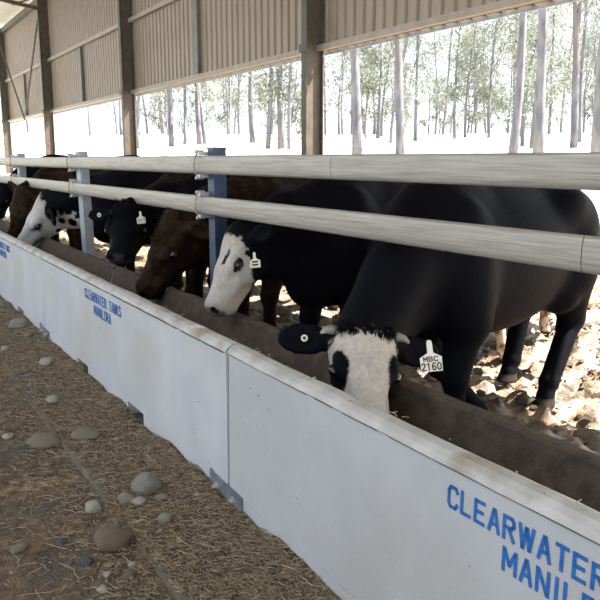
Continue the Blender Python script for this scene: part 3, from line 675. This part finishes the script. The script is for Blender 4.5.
# ------------------------------------------------------------------ stones and straw in the lane
def stone_mesh(seed, el):
    bm = bmesh.new(); bmesh.ops.create_icosphere(bm, subdivisions=3, radius=1)
    rc = random.Random(seed); cuts = [Vector((rc.uniform(-1, 1), rc.uniform(-1, 1), rc.uniform(-.1, 1))).normalized() for k in range(5)]
    for v in bm.verts:
        p = v.co.copy(); d = 1 + .26 * nz(p.x * 1.1 + seed, p.y * 1.1, p.z * 1.1 + seed * 3) + .07 * nz(p.x * 4 + seed, p.y * 4, p.z * 4)
        for n_ in cuts: d = min(d, .80 / max(.2, p.normalized().dot(n_)) if p.normalized().dot(n_) > .5 else 9)
        v.co = p * d; v.co.z = max(v.co.z, -.7)
    me = bpy.data.meshes.new('stone'); bm.to_mesh(me); bm.free(); me.polygons.foreach_set('use_smooth', [True] * len(me.polygons)); return me
ST = [(44, 433, 36, 17, 1, 'large flat grey stone at the left edge of the lane'), (87, 433, 28, 13, 1, 'flat brownish stone right of the large grey one'), (47, 361, 14, 12, 4, 'pale rounded stone near the far trough'),
      (53, 399, 14, 9, 4, 'pale stone above the large flat grey one'), (8, 431, 13, 7, 4, 'small pale stone touching the left edge of the picture'), (146, 482, 32, 25, 0, 'largest round grey stone, in the cluster by the apron'),
      (126, 496, 17, 16, 0, 'small round stone left of the largest round one'), (139, 501, 17, 9, 4, 'pale flat stone just under the largest round one'), (93, 501, 16, 14, 4, 'pale lone stone left of the cluster'),
      (112, 530, 38, 25, 2, 'broad brown clod below the stone cluster'), (165, 516, 15, 17, 0, 'upright rounded stone nearest the near trough'), (162, 497, 15, 9, 1, 'small brown stone right of the cluster'),
      (85, 553, 15, 10, 3, 'dark bluish stone near the bottom left'), (19, 541, 16, 10, 1, 'half buried pale stone at the bottom left'), (19, 323, 22, 11, 0, 'pale flat rock beside the far trough'),
      (29, 335, 10, 7, 1, 'brown lump beside the far joining plate'), (5, 348, 9, 6, 4, 'small pale pebble at the far left edge'), (132, 558, 9, 6, 4, 'tiny pale pebble right of the dark bluish stone'),
      (107, 569, 9, 6, 4, 'tiny white pebble below the dark bluish stone'), (102, 583, 11, 8, 4, 'white speckled pebble near the bottom edge'), (128, 568, 13, 13, 2, 'brown angular stone beside the white pebbles'),
      (118, 566, 8, 11, 2, 'narrow brown stone between the white pebble and the angular one'), (30, 385, 5, 4, 4, 'tiny pebble on the lane left of the blue lettering'), (10, 408, 7, 6, 1, 'small brown pebble near the left edge'),
      (117, 439, 6, 5, 4, 'tiny pale pebble right of the flat brownish stone'), (250, 537, 6, 6, 1, 'tiny brown pebble in the straw by the near trough'), (60, 535, 10, 7, 3, 'dark lump between the buried stone and the brown clod'),
      (55, 466, 8, 5, 3, 'dark pebble left of the apron edge'), (46, 339, 6, 5, 1, 'small pebble at the foot of the far joint'), (197, 497, 5, 4, 4, 'tiny pale pebble left of the near joining plate')]
for i, (px_, py_, wpx, hpx, mi, lb) in enumerate(ST):
    g = atz(px_, py_ + hpx * .35, 0.0); D = np.linalg.norm(g - CAM); rx = wpx / 2 * D / F * .93
    gs = hpx * D / F; sin_e = HC / D; rz = min(gs * .42, rx * .75)
    o = link('stone', stone_mesh(i * 7.3, 0), None, (g[0], g[1], lane_z(g[0], g[1]) + rz * .45)); o.data.materials.append(MATS['stone%d' % mi])
    ry = max(.5 * rx, min(1.0 * rx, (gs / 2 - rz * .45) / max(sin_e, .2)))
    o.scale = (rx, ry, rz); o.rotation_euler = (0, 0, math.atan2(RT[1], RT[0])); tag(o, lb, 'stone', 'stones lying in the lane')
def strands(name, n, seed, m, area, wlo, whi, llo, lhi, lb, zf=lane_z, lift=.012):
    r = random.Random(seed); V = []; Fc = []
    for i in range(n):
        x, y = area(r); a = r.uniform(0, math.pi); l = r.uniform(llo, lhi) * r.choice((.5, .8, 1, 1)); w_ = r.uniform(wlo, whi); z = zf(x, y) + r.uniform(.0, lift); tl = r.uniform(-.25, .25) * l
        bd = r.uniform(-.2, .2) * l; dx, dy = math.cos(a), math.sin(a); nx, ny = -dy, dx; k = len(V)
        for t, zz, bb in ((-.5, -tl / 2, 0), (0, w_ * .5, bd), (.5, tl / 2, 0)):
            cx, cy = x + dx * l * t + nx * bb, y + dy * l * t + ny * bb; cz = z + zz
            V += [(cx - nx * w_, cy - ny * w_, cz), (cx + nx * w_, cy + ny * w_, cz), (cx, cy, cz + w_ * 1.2)]
        for q_ in (0, 3): Fc += [(k + q_, k + q_ + 3, k + q_ + 5, k + q_ + 2), (k + q_ + 1, k + q_ + 2, k + q_ + 5, k + q_ + 4)]
    me = bpy.data.meshes.new(name); me.from_pydata(V, [], Fc); me.materials.append(MATS[m]); o = link(name, me); tag(o, lb, 'straw', kind='stuff')
def near_tr(r): return -1.2 - 7.5 * r.random() ** 1.9, min(1.29, .55 + .75 * r.random() ** .62)
def lane_all(r): return -1.4 - 6.5 * r.random() ** 1.5, r.uniform(.1, 1.29)
strands('straw_litter', 22000, 1, 'straw', near_tr, .0007, .0018, .010, .046, 'brown chopped straw littered along the troughs')
strands('loose_straw', 1300, 2, 'straw_pale', lane_all, .0009, .0019, .03, .12, 'longer pale straw stalks scattered over the lane', lift=.01)
def lumps(name, n, seed, m, area, rlo, rhi, lb, cat, zf):
    r = random.Random(seed); V = []; Fc = []
    for i in range(n):
        x, y = area(r); q_ = rlo + (rhi - rlo) * r.random() ** 3; k = len(V); z = zf(x, y)
        for dx, dy, dz in ((1, 0, 0), (0, 1, 0), (-1, 0, 0), (0, -1, 0), (0, 0, 1), (.6, .6, .5), (-.6, -.5, .6)):
            V.append((x + q_ * (dx + r.uniform(-.4, .4)), y + q_ * (dy + r.uniform(-.4, .4)), z + q_ * (dz * .8 - .15 + r.uniform(-.2, .2))))
        Fc += [(k, k + 5, k + 4), (k + 5, k + 1, k + 4), (k, k + 1, k + 5), (k + 1, k + 2, k + 4), (k + 2, k + 6, k + 4), (k + 6, k + 3, k + 4), (k + 2, k + 3, k + 6), (k + 3, k, k + 4)]
    me = bpy.data.meshes.new(name); me.from_pydata(V, [], Fc); me.materials.append(MATS[m]); tag(link(name, me), lb, cat, kind='stuff')
lumps('dirt_crumbs', 9000, 4, 'crumb', lane_all, .002, .011, 'dark crumbs of dirt and dung over the lane', 'dirt', lane_z)
lumps('pale_grit', 1500, 9, 'stone0', lane_all, .002, .009, 'pale grit and tiny pebbles in the lane dirt', 'grit', lane_z)
lumps('mud_clods', 4200, 12, 'crumb', lambda r: (r.uniform(-6.4, -1.4), 2.2 + 5 * r.random() ** 1.3), .010, .065, 'dark clods of mud trampled over the pen floor', 'mud', mud_z)
strands('rim_straw', 60, 6, 'straw_pale', lambda r: (-1 - 5 * r.random() ** 1.5, r.uniform(YF + .03, YF + .09)), .001, .002, .01, .04, 'few straw bits caught on the trough rim', zf=lambda x, y: .721, lift=.003)

# ------------------------------------------------------------------ the forest beyond
def tree_meshes(seed, hgt, r0, fork, leafm, nleaf, low, barkm):
    r = random.Random(seed); b = MB(); tips = []
    def limb(p, d, L_, ra, rb_, n=6, wob=.12):
        pts = [Vector(p)]; dd = Vector(d).normalized()
        for i in range(n):
            dd = (dd + Vector((r.uniform(-1, 1), r.uniform(-1, 1), r.uniform(-.2, .5))) * wob).normalized(); pts.append(pts[-1] + dd * L_ / n)
        b.tube(pts, [ra + (rb_ - ra) * i / n for i in range(n + 1)], 7); return pts
    main = limb((0, 0, -.4), (r.uniform(-.07, .07), r.uniform(-.07, .07), 1), hgt, r0, r0 * .3, 10, .05)
    if fork:
        k = 4; tips += limb(main[k], (r.uniform(-.4, .4), r.uniform(-.4, .4), 1), hgt * .5, r0 * .6, r0 * .15, 6, .1)[3:]
    for i in range(9):
        t = r.uniform(low, 1); k = min(int(t * 10), 9); a = r.uniform(0, 6.28)
        tips += limb(main[k], (math.cos(a), math.sin(a), r.uniform(.2, 1)), hgt * r.uniform(.12, .24), r0 * .25, r0 * .04, 4, .2)[2:]
    tips += main[8:]
    r.shuffle(tips)
    lf = MB(); V = []; Fc = []
    for i in range(nleaf):
        c = tips[int(len(tips) * r.random() ** 1.3)]; sp = hgt * .034 * (1 + 1.2 * (r.random() < .25))
        p = c + Vector((r.gauss(0, sp), r.gauss(0, sp), r.gauss(0, sp * .8)))
        d = Vector((r.uniform(-1, 1), r.uniform(-1, 1), r.uniform(-1.6, .2))).normalized(); s_ = d.orthogonal().normalized(); s_.rotate(Matrix.Rotation(r.uniform(0, 6.28), 3, d)); l = r.uniform(.12, .30); w_ = l * .2; k = len(V)
        V += [p, p + d * l * .45 + s_ * w_, p + d * l, p + d * l * .45 - s_ * w_]; Fc.append((k, k + 1, k + 2, k + 3))
    ml = bpy.data.meshes.new('foliage'); ml.from_pydata([tuple(v) for v in V], [], Fc); ml.materials.append(MATS[leafm])
    return b.mesh('trunk', barkm, True), ml
def tree(ms, px_, D, lb, grp, sc=1.0, rz=0.0):
    q_ = CAM + ray(px_, 159) / np.linalg.norm(ray(px_, 159)[:2]) * D; t = empty('gum_tree', (q_[0], q_[1], ter_z(q_[0], q_[1])), rz); t.scale = (sc,) * 3; tag(t, lb, 'tree', grp)
    link('trunk', ms[0], t); link('foliage', ms[1], t)
big = [tree_meshes(10 + k, 17 + k, .26, k % 2, 'leaf', 2000, .40, 'bark') for k in range(4)]
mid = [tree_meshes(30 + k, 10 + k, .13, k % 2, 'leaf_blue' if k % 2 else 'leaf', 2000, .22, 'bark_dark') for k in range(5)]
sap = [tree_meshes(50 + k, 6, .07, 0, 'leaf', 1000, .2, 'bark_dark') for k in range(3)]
B = [(357, 36, 'pale gum trunk just right of the nearest shed column', 0, 1), (400, 40, 'dark forked gum trunk in the middle of the opening', 1, .95), (512, 38, 'leaning pale gum trunk with a fork, right of centre', 3, .9),
     (538, 34, 'straight thick grey gum trunk near the right edge', 2, .95), (573, 44, 'slim dark gum trunk between the thick trunk and the right edge', 1, .85), (597, 32, 'pale gum trunk cut by the right edge of the picture', 0, .95),
     (281, 44, 'pale slender gum just left of the nearest shed column', 2, .85), (253, 50, 'thin dark gum left of the nearest shed column', 3, .8), (200, 48, 'reddish thin gum over the blue fence post', 0, .7), (172, 46, 'straight thin gum between the two middle columns', 2, .7)]
rr = random.Random(5)
for px_, D, lb, k, sc in B: tree(big[k], px_, D, lb, 'tall gum trees beyond the shed', sc, rr.uniform(0, 6.28))
for i in range(68):
    px_ = 120 + 580 * rr.random() ** .75; D = rr.uniform(42, 85)
    tree(mid[i % 5], px_, D, 'slender gum tree among the hazy forest trees beyond the paddock', 'slender forest gums', rr.uniform(.8, 1.25), rr.uniform(0, 6.28))
for i in range(36):
    px_ = 150 + 520 * rr.random(); D = rr.uniform(50, 85)
    tree(sap[i % 3], px_, D, 'small bushy sapling at the foot of the forest', 'forest saplings', rr.uniform(.8, 1.4), rr.uniform(0, 6.28))
for i, (px_, D) in enumerate(((30, 70), (52, 62), (92, 58), (118, 66), (140, 60), (8, 66))):
    tree(mid[i % 5], px_, D, 'faint gum tree in the bright gap at far left', 'faint gums at the left', .8, i)
